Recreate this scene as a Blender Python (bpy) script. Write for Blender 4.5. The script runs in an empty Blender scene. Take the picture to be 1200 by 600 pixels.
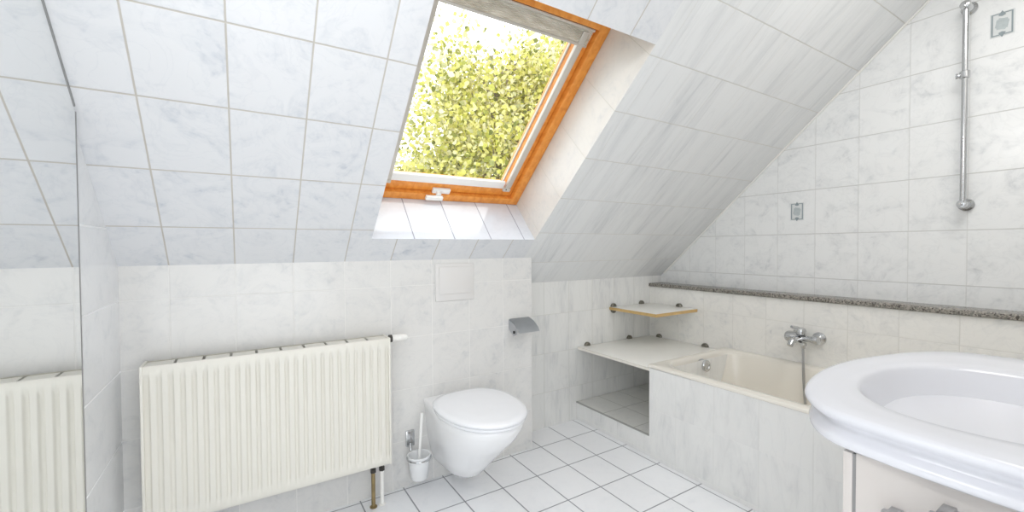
import bpy, bmesh, math, random
from mathutils import Vector, Matrix, noise
random.seed(7)
PI = math.pi
SC = bpy.context.scene
COL = SC.collection

# ------------------------------------------------------------------ dimensions (metres)
YK = 1.9976            # knee wall (with the boxed-in toilet cistern)
ZK = 1.089             # height at which the roof slope meets it
YR = 2.177             # alcove wall behind the tub end
XL = -0.373            # left wall
XB = 1.380             # right end of the boxed-in wall
XR = 2.583             # right wall below the ledge
XU = 2.712             # right wall above the ledge
YB = -0.08             # back wall (doorway, vanity wall)
TH = math.radians(42.2)
CU, SU = math.cos(TH), math.sin(TH)
ZC = 2.40              # flat ceiling
UVEC = Vector((0, -CU, SU)); NVEC = Vector((0, SU, CU)); P0 = Vector((0, YK, ZK))
UC = (ZC - ZK) / SU
YC = YK - UC * CU
UR = -(YR - YK) / CU   # slope coordinate at the alcove wall
ZR = ZK + UR * SU
def W(x, u, n=0.0):
    return P0 + Vector((x, 0, 0)) + UVEC * u + NVEC * n
WX0, WX1, WU0, WU1 = 0.469, 1.328, 0.148, 1.221   # skylight opening

# ------------------------------------------------------------------ node helpers
def new_mat(name):
    m = bpy.data.materials.new(name); m.use_nodes = True
    nt = m.node_tree; b = nt.nodes['Principled BSDF']
    return m, nt, b
def simple(name, col, rough=0.4, metal=0.0, spec=0.5, coat=0.0, noise_amt=0.0, noise_scale=20, noise_col=None, bump=0.0):
    m, nt, b = new_mat(name)
    b.inputs['Base Color'].default_value = (*col, 1)
    b.inputs['Roughness'].default_value = rough
    b.inputs['Metallic'].default_value = metal
    b.inputs['Specular IOR Level'].default_value = spec
    b.inputs['Coat Weight'].default_value = coat
    tc = nt.nodes.new('ShaderNodeTexCoord'); nz = nt.nodes.new('ShaderNodeTexNoise')
    nz.inputs['Scale'].default_value = noise_scale; nz.inputs['Detail'].default_value = 4
    nt.links.new(tc.outputs['Object'], nz.inputs['Vector'])
    if noise_amt > 0:
        mx = nt.nodes.new('ShaderNodeMix'); mx.data_type = 'RGBA'
        mx.inputs[6].default_value = (*col, 1)
        nc = noise_col or tuple(c * 0.6 for c in col)
        mx.inputs[7].default_value = (*nc, 1)
        mr = nt.nodes.new('ShaderNodeMapRange'); mr.inputs[1].default_value = 0.4; mr.inputs[2].default_value = 0.7
        mr.inputs[3].default_value = 0; mr.inputs[4].default_value = noise_amt
        nt.links.new(nz.outputs['Fac'], mr.inputs[0]); nt.links.new(mr.outputs[0], mx.inputs[0])
        nt.links.new(mx.outputs[2], b.inputs['Base Color'])
    if bump > 0:
        bp = nt.nodes.new('ShaderNodeBump'); bp.inputs['Strength'].default_value = bump; bp.inputs['Distance'].default_value = 0.002
        nt.links.new(nz.outputs['Fac'], bp.inputs['Height']); nt.links.new(bp.outputs[0], b.inputs['Normal'])
    return m

def tile_mat(name, base, vein, vein_amt, pu, pv, ou, ov, grout, gw=0.003, gv=None, rough=0.22, gamt_u=1.0, gamt_v=1.0, warm=0.0, spec=0.45, stretch=1.0):
    """glazed tiles laid in a grid over the metre-true UV map, each with its own faint marbling"""
    m, nt, b = new_mat(name); N = nt.nodes; L = nt.links
    def math_(op, a, c=None, clamp=False):
        n = N.new('ShaderNodeMath'); n.operation = op; n.use_clamp = clamp
        for i, v in enumerate((a, c)):
            if v is None: continue
            if isinstance(v, (int, float)): n.inputs[i].default_value = v
            else: L.new(v, n.inputs[i])
        return n.outputs[0]
    uv = N.new('ShaderNodeUVMap'); uv.uv_map = 'UVMap'
    sp = N.new('ShaderNodeSeparateXYZ'); L.new(uv.outputs[0], sp.inputs[0])
    U, V = sp.outputs[0], sp.outputs[1]
    cu = math_('DIVIDE', math_('SUBTRACT', U, ou), pu); cv = math_('DIVIDE', math_('SUBTRACT', V, ov), pv)
    def line(c, p, w):
        f = math_('FRACT', c); d = math_('MULTIPLY', math_('MINIMUM', f, math_('SUBTRACT', 1.0, f)), p)
        mr = N.new('ShaderNodeMapRange'); mr.interpolation_type = 'SMOOTHSTEP'
        mr.inputs[1].default_value = w * 0.35; mr.inputs[2].default_value = w * 0.75
        mr.inputs[3].default_value = 1; mr.inputs[4].default_value = 0
        L.new(d, mr.inputs[0]); return mr.outputs[0]
    lu = line(cu, pu, gw); lv = line(cv, pv, gv or gw)
    g = math_('MAXIMUM', math_('MULTIPLY', lu, gamt_u), math_('MULTIPLY', lv, gamt_v))
    cb = N.new('ShaderNodeCombineXYZ'); L.new(math_('FLOOR', cu), cb.inputs[0]); L.new(math_('FLOOR', cv), cb.inputs[1])
    wn = N.new('ShaderNodeTexWhiteNoise'); wn.noise_dimensions = '3D'; L.new(cb.outputs[0], wn.inputs['Vector'])
    rnd = wn.outputs['Value']
    c2 = N.new('ShaderNodeCombineXYZ'); L.new(U, c2.inputs[0]); L.new(math_('MULTIPLY', V, stretch), c2.inputs[1]); L.new(math_('MULTIPLY', rnd, 37.0), c2.inputs[2])
    n1 = N.new('ShaderNodeTexNoise'); n1.inputs['Scale'].default_value = 5.5; n1.inputs['Detail'].default_value = 7; n1.inputs['Roughness'].default_value = 0.62; n1.inputs['Distortion'].default_value = 1.6
    L.new(c2.outputs[0], n1.inputs['Vector'])
    mr = N.new('ShaderNodeMapRange'); mr.inputs[1].default_value = 0.47; mr.inputs[2].default_value = 0.72; mr.inputs[3].default_value = 0; mr.inputs[4].default_value = vein_amt * 1.25
    L.new(n1.outputs['Fac'], mr.inputs[0])
    n2 = N.new('ShaderNodeTexNoise'); n2.inputs['Scale'].default_value = 28; n2.inputs['Detail'].default_value = 4; n2.inputs['Distortion'].default_value = 0.8
    L.new(c2.outputs[0], n2.inputs['Vector'])
    m2 = N.new('ShaderNodeMapRange'); m2.inputs[1].default_value = 0.48; m2.inputs[2].default_value = 0.75; m2.inputs[3].default_value = 0.25; m2.inputs[4].default_value = 1.0
    L.new(n2.outputs['Fac'], m2.inputs[0])
    vf = math_('MULTIPLY', mr.outputs[0], m2.outputs[0], True)
    # thin cracked veins
    n3 = N.new('ShaderNodeTexNoise'); n3.inputs['Scale'].default_value = 7.5; n3.inputs['Detail'].default_value = 5; n3.inputs['Distortion'].default_value = 2.4
    L.new(c2.outputs[0], n3.inputs['Vector'])
    d3 = math_('ABSOLUTE', math_('SUBTRACT', n3.outputs['Fac'], 0.5))
    m3 = N.new('ShaderNodeMapRange'); m3.inputs[1].default_value = 0.0; m3.inputs[2].default_value = 0.03; m3.inputs[3].default_value = vein_amt * 0.14; m3.inputs[4].default_value = 0
    L.new(d3, m3.inputs[0])
    vf = math_('ADD', vf, m3.outputs[0], True)
    mx = N.new('ShaderNodeMix'); mx.data_type = 'RGBA'; mx.inputs[6].default_value = (*base, 1); mx.inputs[7].default_value = (*vein, 1); L.new(vf, mx.inputs[0])
    mg = N.new('ShaderNodeMix'); mg.data_type = 'RGBA'; L.new(mx.outputs[2], mg.inputs[6]); mg.inputs[7].default_value = (*grout, 1); L.new(g, mg.inputs[0])
    L.new(mg.outputs[2], b.inputs['Base Color'])
    mr4 = N.new('ShaderNodeMapRange'); mr4.inputs[3].default_value = rough; mr4.inputs[4].default_value = 0.8; L.new(math_('MAXIMUM', lu, lv), mr4.inputs[0])
    L.new(mr4.outputs[0], b.inputs['Roughness']); b.inputs['Specular IOR Level'].default_value = spec
    bp = N.new('ShaderNodeBump'); bp.inputs['Strength'].default_value = 0.35; bp.inputs['Distance'].default_value = 0.002; bp.invert = True
    L.new(math_('MAXIMUM', lu, lv), bp.inputs['Height']); L.new(bp.outputs[0], b.inputs['Normal'])
    return m

# ------------------------------------------------------------------ mesh helpers
def finish(o, mats, parent=None, smooth=None):
    me = o.data
    for mm in (mats if isinstance(mats, (list, tuple)) else [mats]): me.materials.append(mm)
    if smooth is not None:
        for p in me.polygons: p.use_smooth = True
        if smooth < 179:
            try: me.set_sharp_from_angle(angle=math.radians(smooth))
            except Exception: pass
    COL.objects.link(o)
    if parent is not None:
        o.parent = parent
        o.matrix_parent_inverse = Matrix.Identity(4)
    return o
def obj(name, bm, mats, parent=None, smooth=35, bevel=0.0, segs=2, recalc=True):
    """bmesh (in world coordinates) -> one mesh object; origin put at its parent's origin or its own base"""
    if recalc: bmesh.ops.recalc_face_normals(bm, faces=bm.faces)
    if bevel > 0:
        bmesh.ops.remove_doubles(bm, verts=bm.verts, dist=1e-6)
        es = [e for e in bm.edges if len(e.link_faces) == 2 and e.calc_face_angle(0) > 0.6]
        bmesh.ops.bevel(bm, geom=es, offset=bevel, segments=segs, profile=0.5, affect='EDGES', clamp_overlap=True)
    if parent is not None: org = parent_world(parent)
    else:
        xs = [v.co for v in bm.verts]
        mn = Vector([min(c[i] for c in xs) for i in range(3)]); mx = Vector([max(c[i] for c in xs) for i in range(3)])
        org = Vector(((mn.x + mx.x) / 2, (mn.y + mx.y) / 2, mn.z))
    own = org
    bmesh.ops.translate(bm, verts=bm.verts, vec=-own)
    me = bpy.data.meshes.new(name); bm.to_mesh(me); bm.free()
    o = bpy.data.objects.new(name, me)
    o['_org'] = tuple(own)
    finish(o, mats, parent, smooth)
    if parent is None: o.location = own
    return o
def parent_world(p):
    return Vector(p['_org'])
def thing(name, label, cat, loc, group=None):
    o = bpy.data.objects.new(name, None); COL.objects.link(o); o.location = loc; o['_org'] = tuple(loc)
    o.empty_display_size = 0.05
    o['label'] = label; o['category'] = cat
    if group: o['group'] = group
    return o
def tag(o, label, cat, group=None):
    o['label'] = label; o['category'] = cat
    if group: o['group'] = group
    return o
def struct(o, label=None, cat=None):
    o['kind'] = 'structure'
    if label: o['label'] = label
    if cat: o['category'] = cat
    return o
BM = bmesh.new
def poly(bm, pts, U=None, V=None, mi=0, uo=(0, 0)):
    vs = [bm.verts.new(p) for p in pts]
    f = bm.faces.new(vs); f.material_index = mi
    if U is not None:
        lay = bm.loops.layers.uv.get('UVMap') or bm.loops.layers.uv.new('UVMap')
        for l in f.loops:
            l[lay].uv = (l.vert.co.dot(U) + uo[0], l.vert.co.dot(V) + uo[1])
    return f
AX, AY, AZ = Vector((1, 0, 0)), Vector((0, 1, 0)), Vector((0, 0, 1))
def slope_uv(bm, pts, mi=0):
    vs = [bm.verts.new(p) for p in pts]; f = bm.faces.new(vs); f.material_index = mi
    lay = bm.loops.layers.uv.get('UVMap') or bm.loops.layers.uv.new('UVMap')
    for l in f.loops:
        l[lay].uv = (l.vert.co.x, (l.vert.co - P0).dot(UVEC))
    return f
def box(bm, lo, hi, mi=0, mat=None):
    x0, y0, z0 = lo; x1, y1, z1 = hi
    c = [Vector(p) for p in ((x0,y0,z0),(x1,y0,z0),(x1,y1,z0),(x0,y1,z0),(x0,y0,z1),(x1,y0,z1),(x1,y1,z1),(x0,y1,z1))]
    if mat: c = [mat(p) for p in c]
    v = [bm.verts.new(p) for p in c]
    for q in ((0,3,2,1),(4,5,6,7),(0,1,5,4),(1,2,6,5),(2,3,7,6),(3,0,4,7)):
        bm.faces.new([v[i] for i in q]).material_index = mi
def sbox(bm, x0, x1, u0, u1, n0, n1, mi=0):
    box(bm, (x0, u0, n0), (x1, u1, n1), mi, lambda p: W(p.x, p.y, p.z))
def loft(bm, rings, cap0=False, cap1=False, closed=True, mi=0):
    R = [[bm.verts.new(p) for p in r] for r in rings]
    n = len(R[0])
    for a, b_ in zip(R[:-1], R[1:]):
        for i in range(n if closed else n - 1):
            j = (i + 1) % n
            bm.faces.new((a[i], a[j], b_[j], b_[i])).material_index = mi
    if cap0: bm.faces.new(list(reversed(R[0]))).material_index = mi
    if cap1: bm.faces.new(R[-1]).material_index = mi
    return R
def frame_of(d):
    d = d.normalized(); a = AZ if abs(d.z) < 0.9 else AX
    e1 = d.cross(a).normalized(); return e1, d.cross(e1).normalized()
def lathe(bm, base, axis, prof, n=24, cap0=True, cap1=True, mi=0):
    """prof: list of (distance along axis, radius)"""
    axis = Vector(axis).normalized(); e1, e2 = frame_of(axis); base = Vector(base)
    rings = [[base + axis * h + (e1 * math.cos(2*PI*k/n) + e2 * math.sin(2*PI*k/n)) * max(r, 1e-4) for k in range(n)] for h, r in prof]
    loft(bm, rings, cap0, cap1, True, mi)
def tube(bm, pts, r, n=12, mi=0):
    pts = [Vector(p) for p in pts]; rings = []
    e1 = None
    for i, p in enumerate(pts):
        d = (pts[min(i + 1, len(pts) - 1)] - pts[max(i - 1, 0)]).normalized()
        if e1 is None: e1, e2 = frame_of(d)
        else:
            e1 = (e1 - d * e1.dot(d)).normalized(); e2 = d.cross(e1)
        rr = r[i] if isinstance(r, (list, tuple)) else r
        rings.append([p + (e1 * math.cos(2*PI*k/n) + e2 * math.sin(2*PI*k/n)) * rr for k in range(n)])
    loft(bm, rings, True, True, True, mi)
def catmull(cp, per=12, closed=True):
    out = []; n = len(cp)
    for i in range(n if closed else n - 1):
        p = [Vector(cp[(i + k) % n]) if closed else Vector(cp[min(max(i + k, 0), n - 1)]) for k in (-1, 0, 1, 2)]
        for s in range(per):
            t = s / per
            out.append(0.5 * ((2*p[1]) + (p[2]-p[0])*t + (2*p[0]-5*p[1]+4*p[2]-p[3])*t*t + (-p[0]+3*p[1]-3*p[2]+p[3])*t**3))
    if not closed: out.append(Vector(cp[-1]))
    return out

# ------------------------------------------------------------------ materials
PU, PV = 0.2035, 0.2475
TILE = (0.765, 0.775, 0.795); TILEW = (0.79, 0.79, 0.78)
VEIN = (0.50, 0.54, 0.60); VEINW = (0.54, 0.55, 0.56)
M_slope = tile_mat('sloped tiles', TILE, VEIN, 0.8, PU, 0.2455, -0.2335, 0.200, (0.50, 0.46, 0.40), 0.0042, gamt_u=0.8, gamt_v=0.8)
M_slope_r = tile_mat('sloped tiles by bath', (0.805, 0.815, 0.82), (0.50, 0.52, 0.54), 0.75, PU, 0.2455, -0.2335, 0.200, (0.52, 0.50, 0.45), 0.004, gamt_u=0.3, gamt_v=0.6, stretch=0.10)
M_knee = tile_mat('knee wall tiles', (0.74, 0.732, 0.715), VEINW, 0.85, PU, PV, -0.2335, 0.967, (0.80, 0.79, 0.77), 0.0035, gamt_u=0.8, gamt_v=0.4)
M_left = tile_mat('left wall tiles', (0.85, 0.86, 0.875), VEIN, 0.4, 9.0, PV, -4.0, 0.967, (0.93, 0.94, 0.95), 0.0045, gamt_u=0.0, gamt_v=0.8)
M_alc = tile_mat('alcove tiles', (0.80, 0.80, 0.785), VEINW, 0.95, PU, PV, -0.2335, 0.967, (0.58, 0.58, 0.54), 0.0035, gamt_u=0.8, gamt_v=0.6, stretch=0.2)
M_right = tile_mat('right wall tiles', (0.83, 0.838, 0.838), (0.52, 0.54, 0.56), 0.75, 0.1985, PV, 0.5385, 0.967, (0.50, 0.50, 0.48), 0.004, gamt_u=0.35, gamt_v=0.7)
M_rightlow = tile_mat('bath wall tiles', (0.86, 0.85, 0.82), VEINW, 0.7, 0.2, PV, 0.530, 0.72, (0.64, 0.63, 0.59), 0.003, gamt_u=0.6, gamt_v=0.5)
M_tubtile = tile_mat('bath apron tiles', (0.84, 0.84, 0.825), VEINW, 0.6, 0.207, PV, 0.985, 0.022, (0.72, 0.72, 0.70), 0.003, gamt_u=0.7, gamt_v=0.3, stretch=0.22)
M_floor = tile_mat('floor tiles', (0.90, 0.91, 0.93), (0.66, 0.69, 0.74), 0.30, 0.2, 0.2425, 0.03, 1.980, (0.30, 0.31, 0.33), 0.0055, rough=0.25)
M_step = tile_mat('step tiles', (0.78, 0.78, 0.75), VEINW, 0.5, 0.19, 0.245, 1.868, 2.177, (0.36, 0.36, 0.33), 0.004)
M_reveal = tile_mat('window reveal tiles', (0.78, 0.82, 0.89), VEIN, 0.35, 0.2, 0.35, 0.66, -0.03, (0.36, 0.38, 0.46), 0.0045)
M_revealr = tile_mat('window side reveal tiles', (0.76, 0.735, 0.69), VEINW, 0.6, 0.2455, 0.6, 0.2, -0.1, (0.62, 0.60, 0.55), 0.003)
M_plaster = simple('white ceiling plaster', (0.85, 0.85, 0.84), 0.8, noise_amt=0.1, noise_scale=60, bump=0.1)
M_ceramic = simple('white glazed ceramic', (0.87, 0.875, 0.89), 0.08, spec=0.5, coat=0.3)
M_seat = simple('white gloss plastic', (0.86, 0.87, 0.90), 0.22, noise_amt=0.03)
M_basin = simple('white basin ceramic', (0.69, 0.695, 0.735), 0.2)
M_enamel = simple('cream bath enamel', (0.82, 0.785, 0.715), 0.15, spec=0.5, coat=0.2)
M_rad = simple('ivory radiator enamel', (0.755, 0.735, 0.67), 0.35)
M_chrome = simple('chrome', (0.62, 0.63, 0.64), 0.14, metal=1.0, noise_amt=0.25, noise_scale=35, noise_col=(0.42, 0.43, 0.44))
M_satin = simple('satin steel', (0.52, 0.53, 0.55), 0.30, metal=1.0, noise_amt=0.1)
M_hood = simple('brushed metal hood', (0.56, 0.58, 0.60), 0.4, metal=0.5, noise_amt=0.15)
M_bronze = simple('tarnished chrome clip', (0.20, 0.19, 0.16), 0.28, metal=1.0, noise_amt=0.3)
M_black = simple('black plastic', (0.02, 0.02, 0.02), 0.5)
M_dark = simple('dark fitting', (0.06, 0.055, 0.05), 0.4, metal=0.4, noise_amt=0.3)
M_copper = simple('old copper pipe', (0.33, 0.25, 0.12), 0.45, metal=0.6, noise_amt=0.5, noise_col=(0.16, 0.12, 0.07))
M_whitepaint = simple('white enamel paint', (0.86, 0.85, 0.82), 0.3)
M_board = simple('white laminate board', (0.88, 0.87, 0.83), 0.35, noise_amt=0.06, noise_scale=6)
M_edge = simple('tan wood edging', (0.62, 0.42, 0.17), 0.45, noise_amt=0.4, noise_scale=25)
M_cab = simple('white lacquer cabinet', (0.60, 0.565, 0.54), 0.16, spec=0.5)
M_cabgap = simple('cabinet seam', (0.25, 0.25, 0.25), 0.6)
M_plate = simple('flush plate plastic', (0.73, 0.715, 0.70), 0.35)
M_glasscup = simple('frosted white cup', (0.86, 0.87, 0.88), 0.25)
M_mirror = simple('mirror silvering', (0.90, 0.91, 0.905), 0.012, metal=1.0)
M_mirredge = simple('mirror edge', (0.40, 0.42, 0.43), 0.2, spec=0.6)
M_decor = simple('grey green decor glaze', (0.28, 0.33, 0.35), 0.3, noise_amt=0.3)
M_decorlite = simple('pale decor glaze', (0.47, 0.52, 0.53), 0.3, noise_amt=0.3, noise_scale=60)
M_decortile = simple('pale decor tile ground', (0.70, 0.72, 0.72), 0.25, noise_amt=0.1)
M_alu = simple('grey aluminium', (0.64, 0.61, 0.55), 0.4, metal=0.3)
M_whitebar = simple('white blind bar', (0.92, 0.92, 0.90), 0.35)
M_granite = None
def granite():
    m, nt, b = new_mat('speckled granite'); N = nt.nodes; L = nt.links
    tc = N.new('ShaderNodeTexCoord'); v = N.new('ShaderNodeTexVoronoi'); v.inputs['Scale'].default_value = 190
    L.new(tc.outputs['Object'], v.inputs['Vector'])
    cr = N.new('ShaderNodeValToRGB'); cr.color_ramp.interpolation = 'CONSTANT'
    e = cr.color_ramp.elements; e[0].position = 0; e[0].color = (0.08, 0.07, 0.06, 1); e[1].position = 0.22; e[1].color = (0.27, 0.255, 0.225, 1)
    x = e.new(0.5); x.color = (0.19, 0.18, 0.16, 1); x = e.new(0.72); x.color = (0.36, 0.33, 0.29, 1)
    sp = N.new('ShaderNodeSeparateColor'); L.new(v.outputs['Color'], sp.inputs[0]); L.new(sp.outputs[0], cr.inputs[0])
    L.new(cr.outputs[0], b.inputs['Base Color']); b.inputs['Roughness'].default_value = 0.22
    return m
M_granite = granite()
def pine():
    m, nt, b = new_mat('varnished pine'); N = nt.nodes; L = nt.links
    tc = N.new('ShaderNodeTexCoord'); n = N.new('ShaderNodeTexNoise'); n.inputs['Scale'].default_value = 9; n.inputs['Detail'].default_value = 6; n.inputs['Distortion'].default_value = 0.6
    mp = N.new('ShaderNodeMapping'); mp.inputs['Scale'].default_value = (5, 1, 5)
    L.new(tc.outputs['Object'], mp.inputs[0]); L.new(mp.outputs[0], n.inputs['Vector'])
    cr = N.new('ShaderNodeValToRGB'); e = cr.color_ramp.elements
    e[0].position = 0.35; e[0].color = (0.90, 0.37, 0.07, 1); e[1].position = 0.7; e[1].color = (0.74, 0.25, 0.035, 1)
    L.new(n.outputs['Fac'], cr.inputs[0]); L.new(cr.outputs[0], b.inputs['Base Color'])
    b.inputs['Roughness'].default_value = 0.28
    return m
M_pine = pine()
def pleat():
    m, nt, b = new_mat('pleated blind fabric'); N = nt.nodes; L = nt.links
    tc = N.new('ShaderNodeTexCoord'); n = N.new('ShaderNodeTexNoise'); n.inputs['Scale'].default_value = 45; n.inputs['Detail'].default_value = 5
    mp = N.new('ShaderNodeMapping'); mp.inputs['Scale'].default_value = (0.35, 1, 1)
    L.new(tc.outputs['Object'], mp.inputs[0]); L.new(mp.outputs[0], n.inputs['Vector'])
    cr = N.new('ShaderNodeValToRGB'); e = cr.color_ramp.elements
    e[0].position = 0.35; e[0].color = (0.74, 0.71, 0.62, 1); e[1].position = 0.65; e[1].color = (0.95, 0.93, 0.86, 1)
    L.new(n.outputs['Fac'], cr.inputs[0]); out = N['Material Output']; N.remove(b)
    d = N.new('ShaderNodeBsdfDiffuse'); t = N.new('ShaderNodeBsdfTranslucent'); mx = N.new('ShaderNodeMixShader'); mx.inputs[0].default_value = 0.15
    L.new(cr.outputs[0], d.inputs[0]); L.new(cr.outputs[0], t.inputs[0]); L.new(d.outputs[0], mx.inputs[1]); L.new(t.outputs[0], mx.inputs[2]); L.new(mx.outputs[0], out.inputs[0])
    return m
M_pleat = pleat()
def pane_mat():
    m, nt, b = new_mat('window glass'); N = nt.nodes; L = nt.links
    out = N['Material Output']; N.remove(b)
    tr = N.new('ShaderNodeBsdfTransparent'); tr.inputs[0].default_value = (0.98, 0.99, 0.985, 1)
    gl = N.new('ShaderNodeBsdfGlossy'); gl.inputs['Roughness'].default_value = 0.02
    fr = N.new('ShaderNodeLayerWeight'); fr.inputs[0].default_value = 0.5
    pw = N.new('ShaderNodeMath'); pw.operation = 'POWER'; pw.inputs[1].default_value = 5; L.new(fr.outputs['Facing'], pw.inputs[0])
    ad = N.new('ShaderNodeMath'); ad.operation = 'MULTIPLY_ADD'; ad.inputs[1].default_value = 0.7; ad.inputs[2].default_value = 0.03; L.new(pw.outputs[0], ad.inputs[0])
    mx = N.new('ShaderNodeMixShader'); L.new(ad.outputs[0], mx.inputs[0]); L.new(tr.outputs[0], mx.inputs[1]); L.new(gl.outputs[0], mx.inputs[2])
    L.new(mx.outputs[0], out.inputs[0]); return m
M_pane = pane_mat()
def leaf_mat(name, cols, trans=0.5):
    m, nt, b = new_mat(name); N = nt.nodes; L = nt.links
    out = N['Material Output']; N.remove(b)
    g = N.new('ShaderNodeNewGeometry'); cr = N.new('ShaderNodeValToRGB'); cr.color_ramp.interpolation = 'LINEAR'
    e = cr.color_ramp.elements; k = len(cols)
    e[0].position = 0; e[0].color = (*cols[0], 1); e[1].position = 1; e[1].color = (*cols[-1], 1)
    for i in range(1, k - 1):
        x = e.new(i / (k - 1)); x.color = (*cols[i], 1)
    L.new(g.outputs['Random Per Island'], cr.inputs[0])
    d = N.new('ShaderNodeBsdfDiffuse'); t = N.new('ShaderNodeBsdfTranslucent')
    L.new(cr.outputs[0], d.inputs[0]); L.new(cr.outputs[0], t.inputs[0])
    mx = N.new('ShaderNodeMixShader'); mx.inputs[0].default_value = trans
    L.new(d.outputs[0], mx.inputs[1]); L.new(t.outputs[0], mx.inputs[2]); L.new(mx.outputs[0], out.inputs[0]); return m
M_leaf = leaf_mat('yellow green leaves', [(0.16, 0.18, 0.06), (0.50, 0.50, 0.12), (0.78, 0.74, 0.22), (0.90, 0.84, 0.50), (0.66, 0.62, 0.16), (0.88, 0.82, 0.62), (0.30, 0.32, 0.10)])
M_leaf2 = leaf_mat('pale olive leaves', [(0.26, 0.24, 0.14), (0.74, 0.62, 0.34), (0.88, 0.80, 0.58), (0.70, 0.64, 0.26), (0.90, 0.82, 0.70), (0.34, 0.34, 0.20)])
M_bark = simple('grey brown bark', (0.30, 0.25, 0.19), 0.9, noise_amt=0.6, noise_scale=12, bump=0.5)
M_grass = simple('garden grass', (0.20, 0.28, 0.07), 0.95, noise_amt=0.5, noise_scale=3)

# ------------------------------------------------------------------ room shell
# floor
bm = BM(); poly(bm, [(XL, YB, 0), (XU, YB, 0), (XU, YR, 0), (XL, YR, 0)], AX, AY)
struct(obj('floor', bm, M_floor), 'floor of white tiles with dark grey grout', 'floor')
# knee wall with the boxed cistern end
bm = BM()
poly(bm, [(XL, YK, 0), (XB, YK, 0), (XB, YK, ZK), (XL, YK, ZK)], AX, AZ)
poly(bm, [(XB, YK, 0), (XB, YR, 0), (XB, YR, ZR), (XB, YK, ZK)], AY, AZ, uo=(0.1, 0))
struct(obj('wall_back', bm, M_knee, recalc=False), 'low tiled wall under the sloping ceiling behind toilet and radiator', 'wall')
# alcove wall at the end of the bath
bm = BM(); poly(bm, [(XB, YR, 0), (XU, YR, 0), (XU, YR, ZR), (XB, YR, ZR)], AX, AZ)
struct(obj('wall_alcove', bm, M_alc, recalc=False), 'low tiled wall set back beside the bath end', 'wall')
# left wall
bm = BM()
poly(bm, [(XL, YB, 0), (XL, YK, 0), (XL, YK, ZK), (XL, YC, ZC), (XL, YB, ZC)], AY, AZ)
struct(obj('wall_left', bm, M_left, recalc=False), 'narrow strip of tiled left wall beside the mirror', 'wall')
# right wall: thick lower part, set-back upper part
ZL = 0.868
bm = BM()
poly(bm, [(XR, YB, 0), (XR, YR, 0), (XR, YR, ZL - 0.02), (XR, YB, ZL - 0.02)], AY, AZ, 0)
poly(bm, [(XR, YB, ZL - 0.02), (XR, YR, ZL - 0.02), (XU, YR, ZL - 0.02), (XU, YB, ZL - 0.02)], AY, AX, 0)
poly(bm, [(XU, YB, ZL - 0.02), (XU, YR, ZL - 0.02), (XU, YR, ZR), (XU, YK, ZK), (XU, YC, ZC), (XU, YB, ZC)], AY, AZ, 1)
struct(obj('wall_right', bm, [M_rightlow, M_right], recalc=False), 'tall tiled gable wall above the bath', 'wall')
# back wall with doorway (camera stands in it)
DX0, DX1, DZ = -0.33, 0.62, 2.08
bm = BM()
for pts in ([(XL, YB, 0), (DX0, YB, 0), (DX0, YB, ZC), (XL, YB, ZC)], [(DX0, YB, DZ), (DX1, YB, DZ), (DX1, YB, ZC), (DX0, YB, ZC)], [(DX1, YB, 0), (XU, YB, 0), (XU, YB, ZC), (DX1, YB, ZC)]):
    poly(bm, pts, AX, AZ)
struct(obj('wall_front', bm, M_knee, recalc=False))
# ceiling: tiled slope around the skylight, flat strip above
bm = BM()
XM = 1.36
slope_uv(bm, [W(XL, 0), W(WX0, 0), W(WX0, UC), W(XL, UC)], 0)
slope_uv(bm, [W(WX0, 0), W(WX1, 0), W(WX1, WU0), W(WX0, WU0)], 0)
slope_uv(bm, [W(WX0, WU1), W(WX1, WU1), W(WX1, UC), W(WX0, UC)], 0)
slope_uv(bm, [W(WX1, 0), W(XB, 0), W(XB, UC), W(WX1, UC)], 1)
slope_uv(bm, [W(XB, UR), W(XU, UR), W(XU, UC), W(XB, UC)], 1)
poly(bm, [(XL, YB, ZC), (XU, YB, ZC), (XU, YC, ZC), (XL, YC, ZC)], AX, AY, 2)
struct(obj('ceiling', bm, [M_slope, M_slope_r, M_plaster], recalc=False), 'sloping tiled ceiling with the roof window in it', 'ceiling')
# reveal lining of the skylight
RN = 0.268; RO = 0.40
bm = BM()
def rev(pts, mi, cu, cv):
    vs = [bm.verts.new(W(*p)) for p in pts]; f = bm.faces.new(vs); f.material_index = mi
    lay = bm.loops.layers.uv.get('UVMap') or bm.loops.layers.uv.new('UVMap')
    for l, p in zip(f.loops, pts): l[lay].uv = (p[cu], p[cv])
rev([(WX0, WU0, 0), (WX1, WU0, 0), (WX1, WU0, RO), (WX0, WU0, RO)], 0, 0, 2)
rev([(WX0, WU1, 0), (WX1, WU1, 0), (WX1, WU1, RO), (WX0, WU1, RO)], 0, 0, 2)
rev([(WX1, WU0, 0), (WX1, WU1, 0), (WX1, WU1, RO), (WX1, WU0, RO)], 1, 1, 2)
rev([(WX0, WU0, 0), (WX0, WU1, 0), (WX0, WU1, RO), (WX0, WU0, RO)], 1, 1, 2)
struct(obj('trim_1', bm, [M_reveal, M_revealr], recalc=False), 'tiled lining of the roof window opening', 'trim')
# pale silicone / trim strip where slope meets the gable wall
bm = BM(); sbox(bm, XU - 0.007, XU - 0.001, UR + 0.03, UC, -0.010, -0.001)
struct(obj('trim_2', bm, M_whitepaint))

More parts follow.
